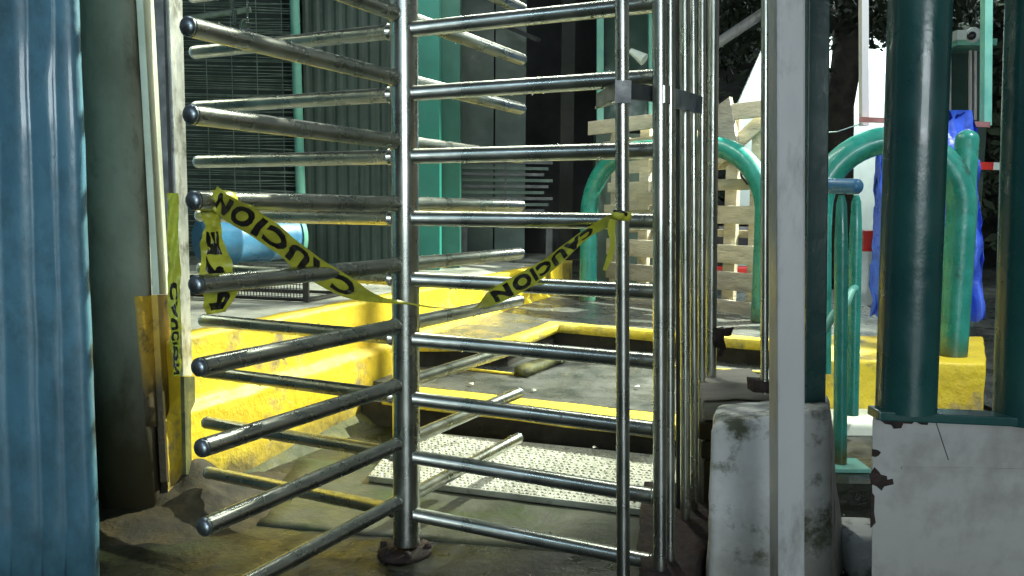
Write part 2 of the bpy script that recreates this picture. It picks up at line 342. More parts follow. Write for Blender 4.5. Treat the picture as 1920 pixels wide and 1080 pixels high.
# ---------------------------------------------------------------- left pillar and wall
def leanprism(cols, y0, y1, close_back):      # cols: list of (px_top, px_bot, Y), front outline left to right
    m = MB(); lo = []; hi = []
    for xt, xb, Y in cols:
        a = P(xt, y0, Y); b_ = P(xb, y1, Y); d = (a - b_) / (a.z - b_.z)
        lo.append(b_ + d * (-.0 - b_.z)); hi.append(a + d * (2.5 - a.z))
    for (dx, dy) in close_back:
        lo.append(lo[dx[0]] + V((dx[1], dy, 0))); hi.append(hi[dx[0]] + V((dx[1], dy, 0)))
    n = len(lo); m.add(lo + hi, [tuple(range(n - 1, -1, -1)), tuple(range(n, 2 * n))] + [(i, (i + 1) % n, n + (i + 1) % n, n + i) for i in range(n)])
    return m
t = thing('blue_pillar', (-1.45, 2.2, 0), 'large glossy blue painted folded sheet pillar at the far left edge', 'pillar')
cols = [(-330, -260, 1.98), (-120, -90, 1.92), (-14, 14, 1.90), (-9, 18, 1.904), (-4, 23, 1.90), (48, 72, 1.898), (52, 76, 1.903), (57, 81, 1.898), (98, 116, 1.893), (102, 120, 1.898), (107, 124, 1.893), (128, 158, 1.897), (143, 175, 1.905), (150, 184, 1.93)]
leanprism(cols, 0, 960, [((len(cols) - 1, -.30), .35), ((0, 0), .35)]).build('painted_sheet', M['blue'], t, sub=4, rough=.005, rsc=4.5)
t = thing('gate_wall', (-1.2, 2.5, 0), 'stained grey concrete wall beside the blue pillar with brown footing', 'wall')
cols = [(120, 160, 2.36), (158, 200, 2.30), (240, 288, 2.32), (256, 302, 2.36)]
leanprism(cols, 0, 900, [((3, -.35), .5), ((0, 0), .5)]).build('wall_body', M['jamb'], t, sub=3, rough=.012, rsc=5)
def strip(px, ys, Y0, Y1, m_, nm, t, thick=.02):   # tall slab between two leaning verticals
    m = MB(); f = []
    for y in ys:
        k = y / 900.0; xa = px[0] + (px[1] - px[0]) * k; xb = px[2] + (px[3] - px[2]) * k
        f.append((P(xa, y, Y0), P(xb, y, Y1)))
    (ta, tb), (ba, bb_) = f; 
    nrm = (tb - ta).cross(ba - ta).normalized() * thick
    m.hexa([ba, bb_, bb_ - nrm, ba - nrm, ta, tb, tb - nrm, ta - nrm]) if nrm.y < 0 else m.hexa([ba, bb_, bb_ + nrm, ba + nrm, ta, tb, tb + nrm, ta + nrm])
    return m.build(nm, m_, t, bevel=.002)
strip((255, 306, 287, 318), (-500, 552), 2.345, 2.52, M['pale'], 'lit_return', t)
q = [P(274, 800, 2.300), P(299, 800, 2.345), P(299, 800, 2.36), P(274, 800, 2.33), P(252, 556, 2.296), P(285, 554, 2.345), P(285, 554, 2.36), P(252, 556, 2.33)]
MB().hexa(q).build('yellow_patch', M['orange'], t, sub=4, rough=.0015, rsc=16)
strip((254, 300, 290, 325), (553, 905), 2.342, 2.52, M['orange'], 'yellow_return', t)
# footing
vs = []; fs = []; NX, NY = 70, 56
ca, cb = V((-1.75, 2.40, 0)), V((-1.03, 2.48, 0))
for jy in range(NY + 1):
    for ix in range(NX + 1):
        p = V((-1.75 + 1.0 * ix / NX, 1.98 + .75 * jy / NY, 0)); f = max(0, min(1, (p - ca).dot(cb - ca) / (cb - ca).length_squared)); d = (p - ca.lerp(cb, f)).length
        h = .11 * math.exp(-(d / .13) ** 1.6) + .03 * max(0, 1 - d / .42); k = min(1, h / .06)
        h += k * (.018 * noise.noise(p * 11) + .010 * noise.noise(p * 27)); vs.append(V((p.x, p.y, h - .006)))
for jy in range(NY):
    for ix in range(NX): q = jy * (NX + 1) + ix; fs.append((q, q + 1, q + NX + 2, q + NX + 1))
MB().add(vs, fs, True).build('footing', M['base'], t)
t = thing('steel_jamb', (-1.0, 2.42, 0), 'tall narrow steel jamb plate with painted shadow blotches left of the turnstile arms', 'jamb')
strip((288, 336, 311, 344), (-500, 700), 2.36, 2.37, M['darksteel'], 'dark_edge', t, .02)
strip((311, 345, 336, 360), (-500, 705), 2.38, 2.50, M['plate'], 'face_plate', t, .01)
strip((322, 342, 345, 362), (706, 890), 2.40, 2.52, M['mossy'], 'lower_plate', t, .012)

# ---------------------------------------------------------------- turnstile rotor
CX, CY = -.2916, 2.09
rot = thing('turnstile_rotor', (CX, CY, 0), 'stainless steel full height turnstile rotor with four wings of horizontal arms', 'turnstile')
RZA, RZB = R(241.47), R(-24.16 - 1.0)
HA, HB, SP = .4963 + H, .4584 + H, .1616
MB().tube([(CX + .006, CY, .028), (CX + .006, CY, 2.3)], .037, 40).build('column', M['steel'], rot)
fm = MB().tube([(CX, CY, .0), (CX, CY, .014), (CX, CY, .018)], [.075, .073, .055], 28)
for k in range(6): fm.tube([(CX + .062 * math.cos(k), CY + .062 * math.sin(k), .01), (CX + .062 * math.cos(k), CY + .062 * math.sin(k), .028)], .010, 6)
fm.build('base_flange', M['rust'], rot, rough=.006, rsc=20)
def arm_mesh(Rr, capm='cap'):
    a = MB().tube([(0, 0, 0), (.0365, 0, 0), (.0375, 0, 0), (.0405, 0, 0), (.0425, 0, 0), (Rr - .016, 0, 0)], [.0192, .0192, .0222, .0218, .0192, .0192], 28)
    me = a.build('arm_src', M['steel']); d1 = me.data; bpy.data.objects.remove(me)
    c = MB().tube([(Rr - .0165, 0, 0), (Rr - .0155, 0, 0), (Rr - .013, 0, 0), (Rr - .0105, 0, 0)], [.0165, .0165, .0192, .0192], 28, dome=.012)
    me = c.build('cap_src', M[capm]); d2 = me.data; bpy.data.objects.remove(me)
    return d1, d2
m675, m745, m688 = arm_mesh(.675), arm_mesh(.742), arm_mesh(.706, 'steel')
arms = []
for (ang, hz, me, rows) in ((RZA, HA, m675, range(-4, 9)), (RZA + math.pi, HA, m675, range(-4, 9)), (RZB, HB, m688, range(-4, 9)), (RZB + math.pi, HB, m745, range(-4, 9))):
    for k in rows:
        a = bpy.data.objects.new('arm', me[0]); C.objects.link(a); a.parent = rot; a.location = (0, 0, hz - k * SP); a.rotation_euler = (0, 0, ang)
        c = bpy.data.objects.new('end_cap', me[1]); C.objects.link(c); c.parent = a
        arms.append((ang, hz - k * SP, .675))
# rain drops hanging under and beaded on the arms
m = MB()
for ang, z, r in arms:
    for _ in range(6):
        q = random.uniform(.08, .66); s_ = random.random()
        th = random.choice((-1, 1)) * random.uniform(2.4, 3.14) if s_ < .6 else random.uniform(-1.2, 1.2)
        off = V((-math.sin(ang), math.cos(ang), 0)) * math.sin(th) * .0192 + V((0, 0, math.cos(th) * .0192))
        p = V((CX, CY, z)) + V((math.cos(ang), math.sin(ang), 0)) * q + off
        m.ball(p, random.uniform(.0018, .004), 7, (1, 1, 1.2))
m.build('water_drops', M['water'], rot)['kind'] = 'stuff'

# ---------------------------------------------------------------- turnstile cage
cg = thing('turnstile_cage', (.4, 1.95, 0), 'curved stainless cage of vertical tubes right of the rotor, joined by a flat band', 'turnstile cage')
def vtube(xt, xb, yb, Y, r, nm='tube', mm='steel', parent=cg, yt=0, top=2.3, dome=0, n=24):
    a = P(xt, yt, Y); b_ = P(xb, yb, Y); d = (a - b_) / (a.z - b_.z)
    return MB().tube([b_, a + d * (top - a.z)], r, n, dome).build(nm, M[mm], parent)
vtube(1166, 1169, 1240, 1.68, .0148); vtube(1237, 1238, 1068, 1.735, .0160); vtube(1256, 1256, 1060, 1.775, .0115)
vtube(1283, 1285, 1028, 2.02, .0128); vtube(1299, 1302, 1008, 2.10, .0105); vtube(1316, 1315, 985, 2.16, .0112); vtube(1337, 1332, 722, 2.22, .0165)
vtube(1270, 1272, 1035, 2.10, .006, 'thin_rod', 'darksteel')
def band(pts, hpx, mm, nm):
    m = MB()
    for (x0, y0, Y0), (x1, y1, Y1) in zip(pts, pts[1:]):
        a = P(x0, y0, Y0); b_ = P(x1, y1, Y1); m.beam(a, b_, .006, hpx)
    return m.build(nm, M[mm], cg)
band([(1120, 190, 1.90), (1157, 168, 1.705), (1225, 176, 1.76)], .034, 'darksteel', 'band')
band([(1262, 184, 1.80), (1292, 190, 2.0), (1322, 200, 2.2)], .044, 'darksteel', 'band')
band([(1118, 202, 1.92), (1157, 190, 1.72)], .006, 'steel', 'gusset')
MB().tube([P(1241, 195, 1.738), P(1241, 162, 1.738)], .0185, 28).build('clamp', M['steel'], cg)
MB().box(P(1168, 172, 1.66), (.034, .004, .046)).build('clamp_plate', M['darksteel'], cg)
m = MB(); c = G(1300, 1040, 0)
m.prism([(.29, 1.68), (.40, 1.68), (.68, 2.3), (.40, 2.3)], -.002, .13); m.build('foot_pad', M['rust'], cg, sub=3, rough=.02, rsc=12)

# ---------------------------------------------------------------- concrete pier, posts, gate
pier = thing('concrete_pier', P(1440, 1000, 1.85), 'low weathered white concrete pier with mould stains beside the turnstile', 'pier')
q0 = []
for (x, y, Y) in ((1326, 1100, 1.76), (1560, 1100, 1.76), (1588, 1020, 2.02), (1322, 1020, 2.02), (1333, 795, 1.76), (1556, 760, 1.76), (1556, 738, 2.02), (1345, 757, 2.02)):
    q0.append(P(x, y, Y))
for k in range(4): d = (q0[k + 4] - q0[k]); q0[k] = q0[k] - d * (q0[k].z / d.z) * 1.0 if False else V((q0[k + 4].x + (q0[k].x - q0[k + 4].x), q0[k].y, 0))
MB().hexa(q0).build('pier_body', M['cblock'], pier, bevel=.018, sub=3, rough=.007, rsc=7)
led = thing('brick_ledge', P(1380, 735, 2.25), 'rough grey masonry ledge behind the white concrete pier', 'ledge')
a, b_ = P(1318, 720, 2.12), P(1450, 728, 2.12)
for k in range(4):
    z1 = a.z - k * .056; m = MB(); dx = .01 * (k % 2)
    m.box(((a.x + b_.x) / 2 + dx, 2.24, z1 - .026), (b_.x - a.x, .2, .05)); m.build('stone', M['woodwet' if k < 2 else 'jamb'], led, bevel=.006, sub=2, rough=.006, rsc=14)
m = MB().box(((a.x + b_.x) / 2, 2.24, (a.z - .226) / 2), (b_.x - a.x - .02, .18, a.z - .226)); m.build('ledge_core', M['jamb'], led)
# rusty bracket and thin shiny tube
gp = thing('gate_post', P(1475, 1000, 1.55), 'light grey square steel post standing in front of the concrete pier', 'post')
a, b_ = P(1474, 0, 1.55), P(1475, 1000, 1.55); d = (a - b_) / (a.z - b_.z); lo = b_ + d * (-b_.z); hi = a + d * (2.4 - a.z)
MB().beam(lo, hi, .055, .055, (0, 1, 0)).build('post_body', M['greypaint'], gp, bevel=.005)
tt = thing('steel_tube_post', P(1434, 735, 1.9), 'thin shiny tube post just left of the grey square post', 'post')
vtube(1435, 1433, 738, 1.9, .0095, 'tube', 'steel', tt)
m = MB().box(P(1424, 722, 1.92), (.05, .06, .03)); m.build('rusty_foot', M['rust'], tt, sub=3, rough=.006, rsc=20)
m = MB(); p = P(1347, 635, 2.2); m.box(p, (.03, .03, .06)); m.box(p + V((.02, 0, .02)), (.04, .02, .02)); m.box(p + V((.005, 0, -.035)), (.012, .015, .03))
tag(m.build('rusty_hook', M['rust'], None, sub=3, rough=.012, rsc=25), 'rusty iron hook sticking out from the rearmost cage tube', 'hook')
t = thing('green_gate_post', P(1528, 760, 1.88), 'dark green square post rising from the concrete pier behind the grey post', 'post')
a, b_ = P(1529, 0, 1.88), P(1521, 770, 1.88); d = (a - b_) / (a.z - b_.z)
MB().beam(b_, a + d * (2.4 - a.z), .052, .05).build('post_body', M['dgreen'], t, bevel=.003)
m = MB().beam(P(1551, -200, 1.93), P(1537, 770, 1.93), .004, .004); m.build('rim_light_edge', M['pgreen'], t)  # pale bar painting the rim light along the post edge

gate = thing('sheet_gate', P(1780, 1070, 1.45), 'gate of thick dark green tubes over a grey sheet with rust patches', 'gate')
MB().hexa([P(1633, 1250, 1.45), P(1980, 1250, 1.45), P(1980, 1250, 1.49), P(1633, 1250, 1.49), P(1636, 782, 1.45), P(1990, 800, 1.45), P(1990, 800, 1.49), P(1636, 782, 1.49)]).build('sheet', M['panel'], gate, bevel=.003)
MB().beam(P(1637, 774, 1.462), P(1990, 790, 1.462), .05, .018).build('top_rail', M['dgreen'], gate, bevel=.003)
vtube(1725, 1698, 768, 1.475, .0535, 'bar', 'dgreen', gate, n=40)
vtube(1948, 1921, 790, 1.475, .0535, 'bar', 'dgreen', gate, n=40)
MB().beam(P(1690, 877, 1.4496), P(1960, 881, 1.4496), .003, .004).build('weld_seam', M['panel'], gate)
MB().beam(P(1755, 792, 1.4496), P(1778, 862, 1.4496), .002, .0012, (1, 0, 0)).build('scratch', M['darksteel'], gate)
# peeled rust patches: thin irregular flakes proud of the sheet
def flake(cx, cy, pts, nm='rust_patch'):
    m = MB(); vs = [P(cx + x, cy + y, 1.4485) for x, y in pts]; n = len(vs); vs2 = [v + V((0, .003, 0)) for v in vs]
    m.add(vs + vs2, [tuple(range(n))[::-1]] + [(i, (i + 1) % n, n + (i + 1) % n, n + i) for i in range(n)]); m.build(nm, M['rust'], gate)
flake(1638, 898, [(-6, -6), (2, -22), (10, -14), (14, -8), (25, -5), (26, 2), (36, 0), (38, 10), (20, 14), (15, 22), (6, 14), (-4, 10)])
flake(1640, 848, [(-4, -6), (6, -4), (12, 0), (8, 6), (2, 9), (-4, 8)])
flake(1680, 789, [(-28, 0), (34, 2), (30, 6), (14, 5), (10, 14), (-4, 15), (-8, 8), (-20, 6)])
flake(1725, 790, [(-8, 1), (16, 2), (14, 7), (2, 6)])
flake(1637, 940, [(-4, -20), (3, -10), (2, 20), (5, 40), (-4, 50)])

# ---------------------------------------------------------------- caution tape
def font_mesh(txt):
    cu = bpy.data.curves.new('txt', 'FONT'); cu.body = txt; cu.size = 1; cu.offset = .055; cu.space_character = 1.2; cu.resolution_u = 3
    o = bpy.data.objects.new('txt', cu); C.objects.link(o)
    bpy.context.view_layer.update()
    me = bpy.data.meshes.new_from_object(o.evaluated_get(bpy.context.evaluated_depsgraph_get()))
    vs = [v.co.copy() for v in me.vertices]; fs = [tuple(p.vertices) for p in me.polygons]
    bpy.data.objects.remove(o); return vs, fs
def crom(ps, t):
    n = len(ps) - 1; t = min(max(t, 0), .99999) * n; i = int(t); f = t - i
    p0, p1, p2, p3 = ps[max(i - 1, 0)], ps[i], ps[i + 1], ps[min(i + 2, n)]
    return (2 * p1 + (p2 - p0) * f + (2 * p0 - 5 * p1 + 4 * p2 - p3) * f * f + (3 * p1 - p0 - 3 * p2 + p3) * f ** 3) * .5
def ribbon(name, pairs, label, cat, text=None, tr=(0, 1), flip=True, n=90, hh=.62, group=None, seed=0, wide=.08):
    """pairs: [(upper edge point, lower edge point)...]"""
    pairs = [(a + (a - c) * wide, c + (c - a) * wide) for a, c in pairs]
    up = [a for a, _ in pairs]; lo = [b_ for _, b_ in pairs]
    def sp(t, v):                      # v 0..1 from upper to lower
        a, c = crom(up, t), crom(lo, t); p = a.lerp(c, v)
        wv = noise.noise(V((t * 14 + seed, v * 1.5, seed))) * .007 + .005 * math.sin(v * 6 + t * 23 + seed) + .002 * math.sin(v * 15 - t * 50)
        return p + V((0, wv, 0))
    vs = []; fs = []; W = 6
    for i in range(n + 1):
        for j in range(W + 1): vs.append(sp(i / n, j / W))
    for i in range(n):
        for j in range(W): fs.append((i * (W + 1) + j, (i + 1) * (W + 1) + j, (i + 1) * (W + 1) + j + 1, i * (W + 1) + j + 1))
    t = thing(name, pairs[0][0], label, cat, group)
    MB().add(vs, fs, True).build('tape_strip', M['tape'], t)
    if text:
        tv, tf = font_mesh(text); x0 = min(v.x for v in tv); x1 = max(v.x for v in tv); y1 = max(v.y for v in tv); y0 = min(v.y for v in tv)
        # subdivide the letters so that they follow the folds
        bm = bmesh.new(); bv = [bm.verts.new(v) for v in tv]
        for f in tf:
            try: bm.faces.new([bv[i] for i in f])
            except ValueError: pass
        bmesh.ops.triangulate(bm, faces=bm.faces[:])
        for _ in range(3): bmesh.ops.subdivide_edges(bm, edges=[e for e in bm.edges if e.calc_length() > .12], cuts=1)
        bmesh.ops.triangulate(bm, faces=bm.faces[:])
        bm.verts.index_update(); out = []
        for v in bm.verts:
            u = (v.co.x - x0) / (x1 - x0); q = (v.co.y - y0) / (y1 - y0)
            if flip: u = 1 - u; vv = .5 - hh / 2 + hh * q
            else: vv = .5 + hh / 2 - hh * q
            tt_ = tr[0] + (tr[1] - tr[0]) * u; p = sp(tt_, vv); e = (sp(tt_ + .01, vv) - p).cross(sp(tt_, vv + .05) - p)
            e = e.normalized() if e.length > 1e-9 else V((0, -1, 0))
            if e.dot(O - p) < 0: e = -e
            out.append(p + e * .0013)
        MB().add(out, [tuple(v.index for v in f.verts) for f in bm.faces]).build('printed_letters', M['ink'], t); bm.free()
    return t
def pr(x0, y0, x1, y1, Y, dY=0): return (P(x0, y0, Y), P(x1, y1, Y + dY))
ribbon('caution_tape', [pr(405, 350, 396, 378, 1.53), pr(425, 366, 406, 396, 1.53), pr(478, 396, 452, 428, 1.6), pr(540, 440, 520, 472, 1.68), pr(600, 488, 578, 520, 1.78), pr(665, 528, 650, 556, 1.88), pr(712, 556, 706, 566, 1.96), pr(760, 566, 760, 571, 2.01), pr(812, 575, 812, 577, 2.03)],
       'caution tape sagging from the left arm tip to the centre column, lettering upside down', 'tape', 'CAUCION', (.09, .64), hh=.80, group='caution tape tied across the turnstile', seed=1)
ribbon('caution_tape', [pr(812, 575, 812, 577, 2.03), pr(884, 578, 884, 580, 2.0, .04), pr(918, 547, 931, 568, 1.95), pr(972, 516, 986, 541, 1.9), pr(1014, 492, 1026, 513, 1.86), pr(1058, 460, 1067, 478, 1.8), pr(1100, 429, 1106, 443, 1.75), pr(1135, 408, 1142, 424, 1.70), pr(1168, 396, 1172, 412, 1.655)],
       'caution tape rising from the centre column to the knot on the front cage tube', 'tape', 'CAUCION', (.25, .78), hh=.82, group='caution tape tied across the turnstile', seed=5)
ribbon('caution_tape', [pr(378, 392, 414, 392, 1.56), pr(384, 420, 410, 418, 1.56), pr(380, 460, 420, 458, 1.57), pr(379, 515, 434, 515, 1.58), pr(385, 552, 440, 550, 1.60), pr(390, 590, 420, 585, 1.62)],
       'short caution tape end hanging down from the left arm tip', 'tape', 'PRE', (.28, .95), hh=.6, group='caution tape tied across the turnstile', seed=9)
ribbon('caution_tape', [pr(314, 362, 333, 362, 2.34), pr(316, 420, 334, 420, 2.35), pr(316, 520, 336, 520, 2.355), pr(318, 600, 337, 600, 2.355), pr(322, 650, 338, 650, 2.36), pr(326, 705, 338, 705, 2.36)],
       'narrow caution tape strip running down the steel jamb plate', 'tape', 'CAUCION', (.42, .98), flip=False, hh=.6, group='caution tape tied across the turnstile', seed=12)
# knot on the cage tube, and the wrap on the arm
kt = thing('tape_knot', P(1168, 402, 1.66), 'crumpled yellow and black tape knot with loose tail on the front cage tube', 'tape knot')
m = MB().tube([P(1167, 412, 1.678), P(1168, 396, 1.678)], .0175, 18); m.ball(P(1160, 403, 1.655), .012, 10, (1.3, .8, .8)); m.build('wrap', M['tape'], kt, rough=.004, rsc=40)
m = MB().tube([P(1150, 396, 1.655), P(1163, 398, 1.652), P(1176, 403, 1.655)], [.003, .0055, .004], 8); m.build('black_fold', M['ink'], kt, rough=.002, rsc=50)
vs = []; tl = [(1143, 410, 1155, 412), (1139, 430, 1153, 434), (1144, 455, 1153, 458), (1138, 480, 1148, 484), (1130, 506, 1136, 508)]
m = MB(); U = [P(a, b_, 1.66) for a, b_, c, d in tl]; L_ = [P(c, d, 1.668) for a, b_, c, d in tl]
vs = []; 
for i in range(25): vs += [crom(U, i / 24), crom(L_, i / 24)]
m.add(vs, [(2 * i, 2 * i + 2, 2 * i + 3, 2 * i + 1) for i in range(24)], True); m.build('tail', M['tape'], kt)
ax = V((math.cos(RZA), math.sin(RZA), 0)); pc = V((CX, CY, HA - 3 * SP))
kt2 = thing('tape_wrap', pc + ax * .6, 'yellow tape wound round the left arm above the hanging end', 'tape wrap')
MB().tube([pc + ax * .575, pc + ax * .59, pc + ax * .60, pc + ax * .618], [.0205, .0225, .021, .022], 20).build('wound_band', M['tape'], kt2, rough=.002, rsc=60)

# ---------------------------------------------------------------- platform things, left background
cr = thing('drum', P(470, 450, 4.6), 'blue plastic drum lying on its side behind the hanging tape', 'drum')
a, b_ = P(372, 452, 4.35), P(556, 442, 4.75)
MB().tube([a.lerp(b_, f) for f in (0, .02, .1, .3, .32, .34, .36, .64, .66, .68, .7, .9, .97, 1)], [.10, .12, .13, .135, .142, .142, .135, .135, .142, .142, .135, .132, .128, .11], 36).build('drum_body', M['drum'], cr)
dd = (b_ - a).normalized()
MB().tube([b_ - dd * .02, b_ + dd * .006], .136, 36).build('rim', M['pgreen'], cr)
MB().tube([b_ + dd * .007, b_ + dd * .012], .118, 36).build('lid', M['drum'], cr)
dk = thing('drum_stand', P(470, 500, 4.6), 'low dark steel stand under the blue drum', 'stand')
m = MB(); 
for (x, y, Y) in ((380, 505, 4.3), (560, 500, 4.7)): 
    p = P(x, y, Y); m.beam(V((p.x, p.y - .1, KZ)), V((p.x, p.y - .1, p.z)), .03, .03); m.beam(V((p.x, p.y + .15, KZ)), V((p.x, p.y + .15, p.z)), .03, .03)
m.beam(P(350, 503, 4.2), P(575, 500, 4.65), .04, .03); m.beam(P(350, 503, 4.45), P(575, 500, 4.85), .04, .03); m.build('stand_frame', M['darksteel'], dk)
ct = thing('crate', G(540, 568, KZ), 'black plastic mesh crate standing on the platform edge below the tape', 'crate')
a, b_ = G(360, 556, KZ), G(575, 566, KZ); hz = .095
e = (b_ - a).normalized(); nn = V((-e.y, e.x, 0)) * .32
m = MB(); 
for p in (b_, b_ + nn, a, a + nn): m.beam(p, p + V((0, 0, hz)), .022, .022, (1, 0, 0))
for zz in (.008, hz): 
    m.beam(a + V((0, 0, zz)), b_ + V((0, 0, zz)), .02, .014); m.beam(a + nn + V((0, 0, zz)), b_ + nn + V((0, 0, zz)), .02, .014); m.beam(b_ + V((0, 0, zz)), b_ + nn + V((0, 0, zz)), .02, .014)
m.build('crate_frame', M['black'], ct)
m = MB(); L_ = (b_ - a).length
for i in range(int(L_ / .016)): p = a + e * (i * .016); m.beam(p, p + V((0, 0, hz)), .003, .003, (1, 0, 0))
for j in range(1, 5): m.beam(a + V((0, 0, j * hz / 5)), b_ + V((0, 0, j * hz / 5)), .003, .003)
m.build('crate_mesh', M['black'], ct)['kind'] = 'stuff'

# wire fence on the left
wf = thing('wire_fence', P(450, 400, 5.4), 'tall wire mesh fence with pale green post behind the left arms', 'fence')
m = MB(); xl, xr = P(250, 300, 5.4).x, P(556, 300, 5.4).x
for i in range(150):
    z = .58 + i * .0165; sl = random.uniform(-.015, .015); mid = random.uniform(-.02, .01)
    pts = [V((xl + (xr - xl) * f, 5.4 + .004 * math.sin(i), z + sl * f + mid * math.sin(f * math.pi) - .02 * f)) for f in (0, .33, .66, 1)]
    m.tube(pts, .0024, 4)
m.build('wires', M['wire'], wf)['kind'] = 'stuff'
m = MB(); 
for i in range(7): x = xl + (xr - xl) * i / 6.5; m.tube([(x, 5.41, KZ), (x, 5.41, 3.0)], .003, 6)
m.build('upright_rods', M['wire'], wf)['kind'] = 'stuff'
vtube(552, 566, 430, 5.38, .032, 'post', 'pgreen', wf, top=3.2)
struct('backing_wall', MB().prism([(-7, 6.6), (-1.9, 6.6), (-1.9, 6.9), (-7, 6.9)], 0, 4), M['corr'])
MB().tube([P(347, 35, 5.36), P(470, 18, 5.36)], .02, 8).build('old_cross_pipe', M['wire'], wf)
hr = thing('glass_ornament', P(460, 45, 4.2), 'clear beaded strand hanging by the wire fence with a glass bulb', 'ornament')
m = MB(); 
for i in range(16): m.ball(P(464, -30 + i * 4.6, 4.2), .008, 8)
m.ball(P(459, 47, 4.2), .03, 12); m.build('bead_strand', M['water'], hr)
hr = thing('glass_ornament', P(436, 45, 4.2), 'shorter clear bead strand hanging beside the bulb strand', 'ornament')
m = MB(); 
for i in range(10): m.ball(P(436, -20 + i * 5, 4.2), .009, 8)
m.tube([P(440, 20, 4.2), P(440, 46, 4.2)], .012, 8); m.build('bead_strand', M['water'], hr)
# corrugated wall panels
cw = thing('corrugated_wall', P(680, 400, 5.9), 'dark green corrugated sheet wall between the fence post and teal column', 'wall')
m = MB(); x0 = P(572, 300, 5.9).x; x1 = P(800, 300, 5.9).x; n = 44; vs = []
for i in range(n + 1): 
    x = x0 + (x1 - x0) * i / n; y = 5.9 + (.009 if (i // 2) % 2 else 0); vs += [V((x, y, KZ)), V((x, y, 3.6))]
m.add(vs, [(2 * i, 2 * i + 2, 2 * i + 3, 2 * i + 1) for i in range(n)]); m.build('corrugated_sheet', M['corr'], cw)
tc_ = thing('teal_column', P(805, 440, 5.4), 'teal painted square column behind the turnstile column', 'column')
a = P(783, 300, 5.4); b_ = P(824, 300, 5.4); c = P(862, 300, 5.75)
m = MB().prism([(a.x, 5.4), (b_.x, 5.4), (b_.x, 5.56), (a.x, 5.56)], KZ - .001, 3.8); m.build('column_shaft', M['teal'], tc_)
a = P(827, 300, 5.62); b_ = P(862, 300, 5.62); t = thing('shaded_column_side', (a.x, 5.7, KZ), 'shaded right side of the teal column as a separate darker slab', 'post')
MB().prism([(a.x, 5.62), (b_.x, 5.62), (b_.x, 5.8), (a.x, 5.8)], KZ - .001, 3.8).build('post_body', M['dteal'], t)  # separate darker slab stands for the shaded side of the column
dw = thing('dark_booth', P(980, 400, 6.8), 'dark green panelled booth wall with shadowy doorway', 'booth')
for (xa, xb, Y, mm) in ((862, 925, 6.6, 'corr'), (928, 985, 6.65, 'corr'), (1050, 1075, 6.5, 'dark')):
    a = P(xa, 300, Y); b_ = P(xb, 300, Y); MB().prism([(a.x, Y), (b_.x, Y), (b_.x, Y + .05), (a.x, Y + .05)], KZ, 3.6).build('wall_panel', M[mm], dw)
m = MB(); a = P(850, 300, 7.6); b_ = P(1130, 300, 7.6); m.prism([(a.x, 7.6), (b_.x, 7.6), (b_.x, 7.8), (a.x, 7.8)], KZ, 3.6); m.build('inner_wall', M['dark'], dw)
MB().beam(P(955, 52, 6.4), P(1010, 75, 6.2), .04, .03).build('door_closer', M['darksteel'], dw)
lv = thing('louvre_stack', P(950, 400, 6.0), 'stack of dark horizontal louvre slats beside the teal column', 'louvre')
for k in range(9):
    y = 303 + k * 11.5
    m = MB(); a = P(866, y, 6.0); b_ = P(1036 - (k % 3) * 8, y + (392 - y) * .03, 6.0); m.beam(a, b_, .06, .022); m.build('slat', M['corr' if k % 2 else 'darksteel'], lv)
MB().beam(P(948, 298, 5.97), P(948, 402, 5.97), .01, .01, (1, 0, 0)).build('mullion', M['black'], lv)
m = MB(); m.beam(P(860, 404, 6.03), P(1040, 404, 6.03), .1, .04); a = P(870, 410, 6.03); 
for x in (870, 1030): p = P(x, 404, 6.03); m.beam(V((p.x, p.y, KZ)), p, .05, .05, (1, 0, 0))
m.build('louvre_base', M['darksteel'], lv)
bw = thing('green_window_frame', P(1170, 240, 6.1), 'green steel window frame with dim glass right of the doorway', 'window')
for x in (1125, 1222): MB().beam(P(x, -250, 6.1), P(x, 245, 6.1), .05, .05, (1, 0, 0)).build('mullion', M['pgreen'], bw)
MB().beam(P(1125, 140, 6.1), P(1222, 136, 6.1), .05, .035).build('crossbar', M['pgreen'], bw)
MB().hexa([P(1128, 240, 6.13), P(1220, 240, 6.13), P(1220, 240, 6.15), P(1128, 240, 6.15), P(1128, -250, 6.13), P(1220, -250, 6.13), P(1220, -250, 6.15), P(1128, -250, 6.15)]).build('pane', M['glass'], bw)
MB().hexa([G(1128, 600, Z2), G(1220, 600, Z2), G(1220, 592, Z2), G(1128, 592, Z2), P(1128, 245, 6.1), P(1228, 245, 6.1), P(1228, 245, 6.2), P(1128, 245, 6.2)]) if False else None
a = P(1118, 250, 6.1); b_ = P(1232, 250, 6.1); MB().prism([(a.x, 6.1), (b_.x, 6.1), (b_.x, 6.3), (a.x, 6.3)], Z2, a.z).build('sill_wall', M['corr'], bw)
sh = thing('spot_lamp', P(1195, 105, 5.9), 'small white tilted lamp head inside the green window frame', 'lamp')
MB().tube([P(1182, 95, 5.9), P(1208, 112, 5.85)], [.02, .045], 16).build('lamp_head', M['white'], sh)
# small litter on the platform
for (x, y, r, lb) in ((704, 462, .028, 'white cup lying on the platform behind the column'), (636, 468, .02, 'small pale lump lying left of the white cup'), (668, 470, .013, 'tiny pale pebble between the cup and the lump')):
    p = P(x, y, 5.2); m = MB().tube([V((p.x - r, p.y, KZ + r)), V((p.x + r, p.y - .02, KZ + r))], [r, r * .8], 12); o = tag(m.build('litter_cup', M['debris']), lb, 'litter')
    # sits on the platform at the same sight line
    g = G(x, y, KZ + r); o.location = (g.x - p.x, g.y - p.y, 0)

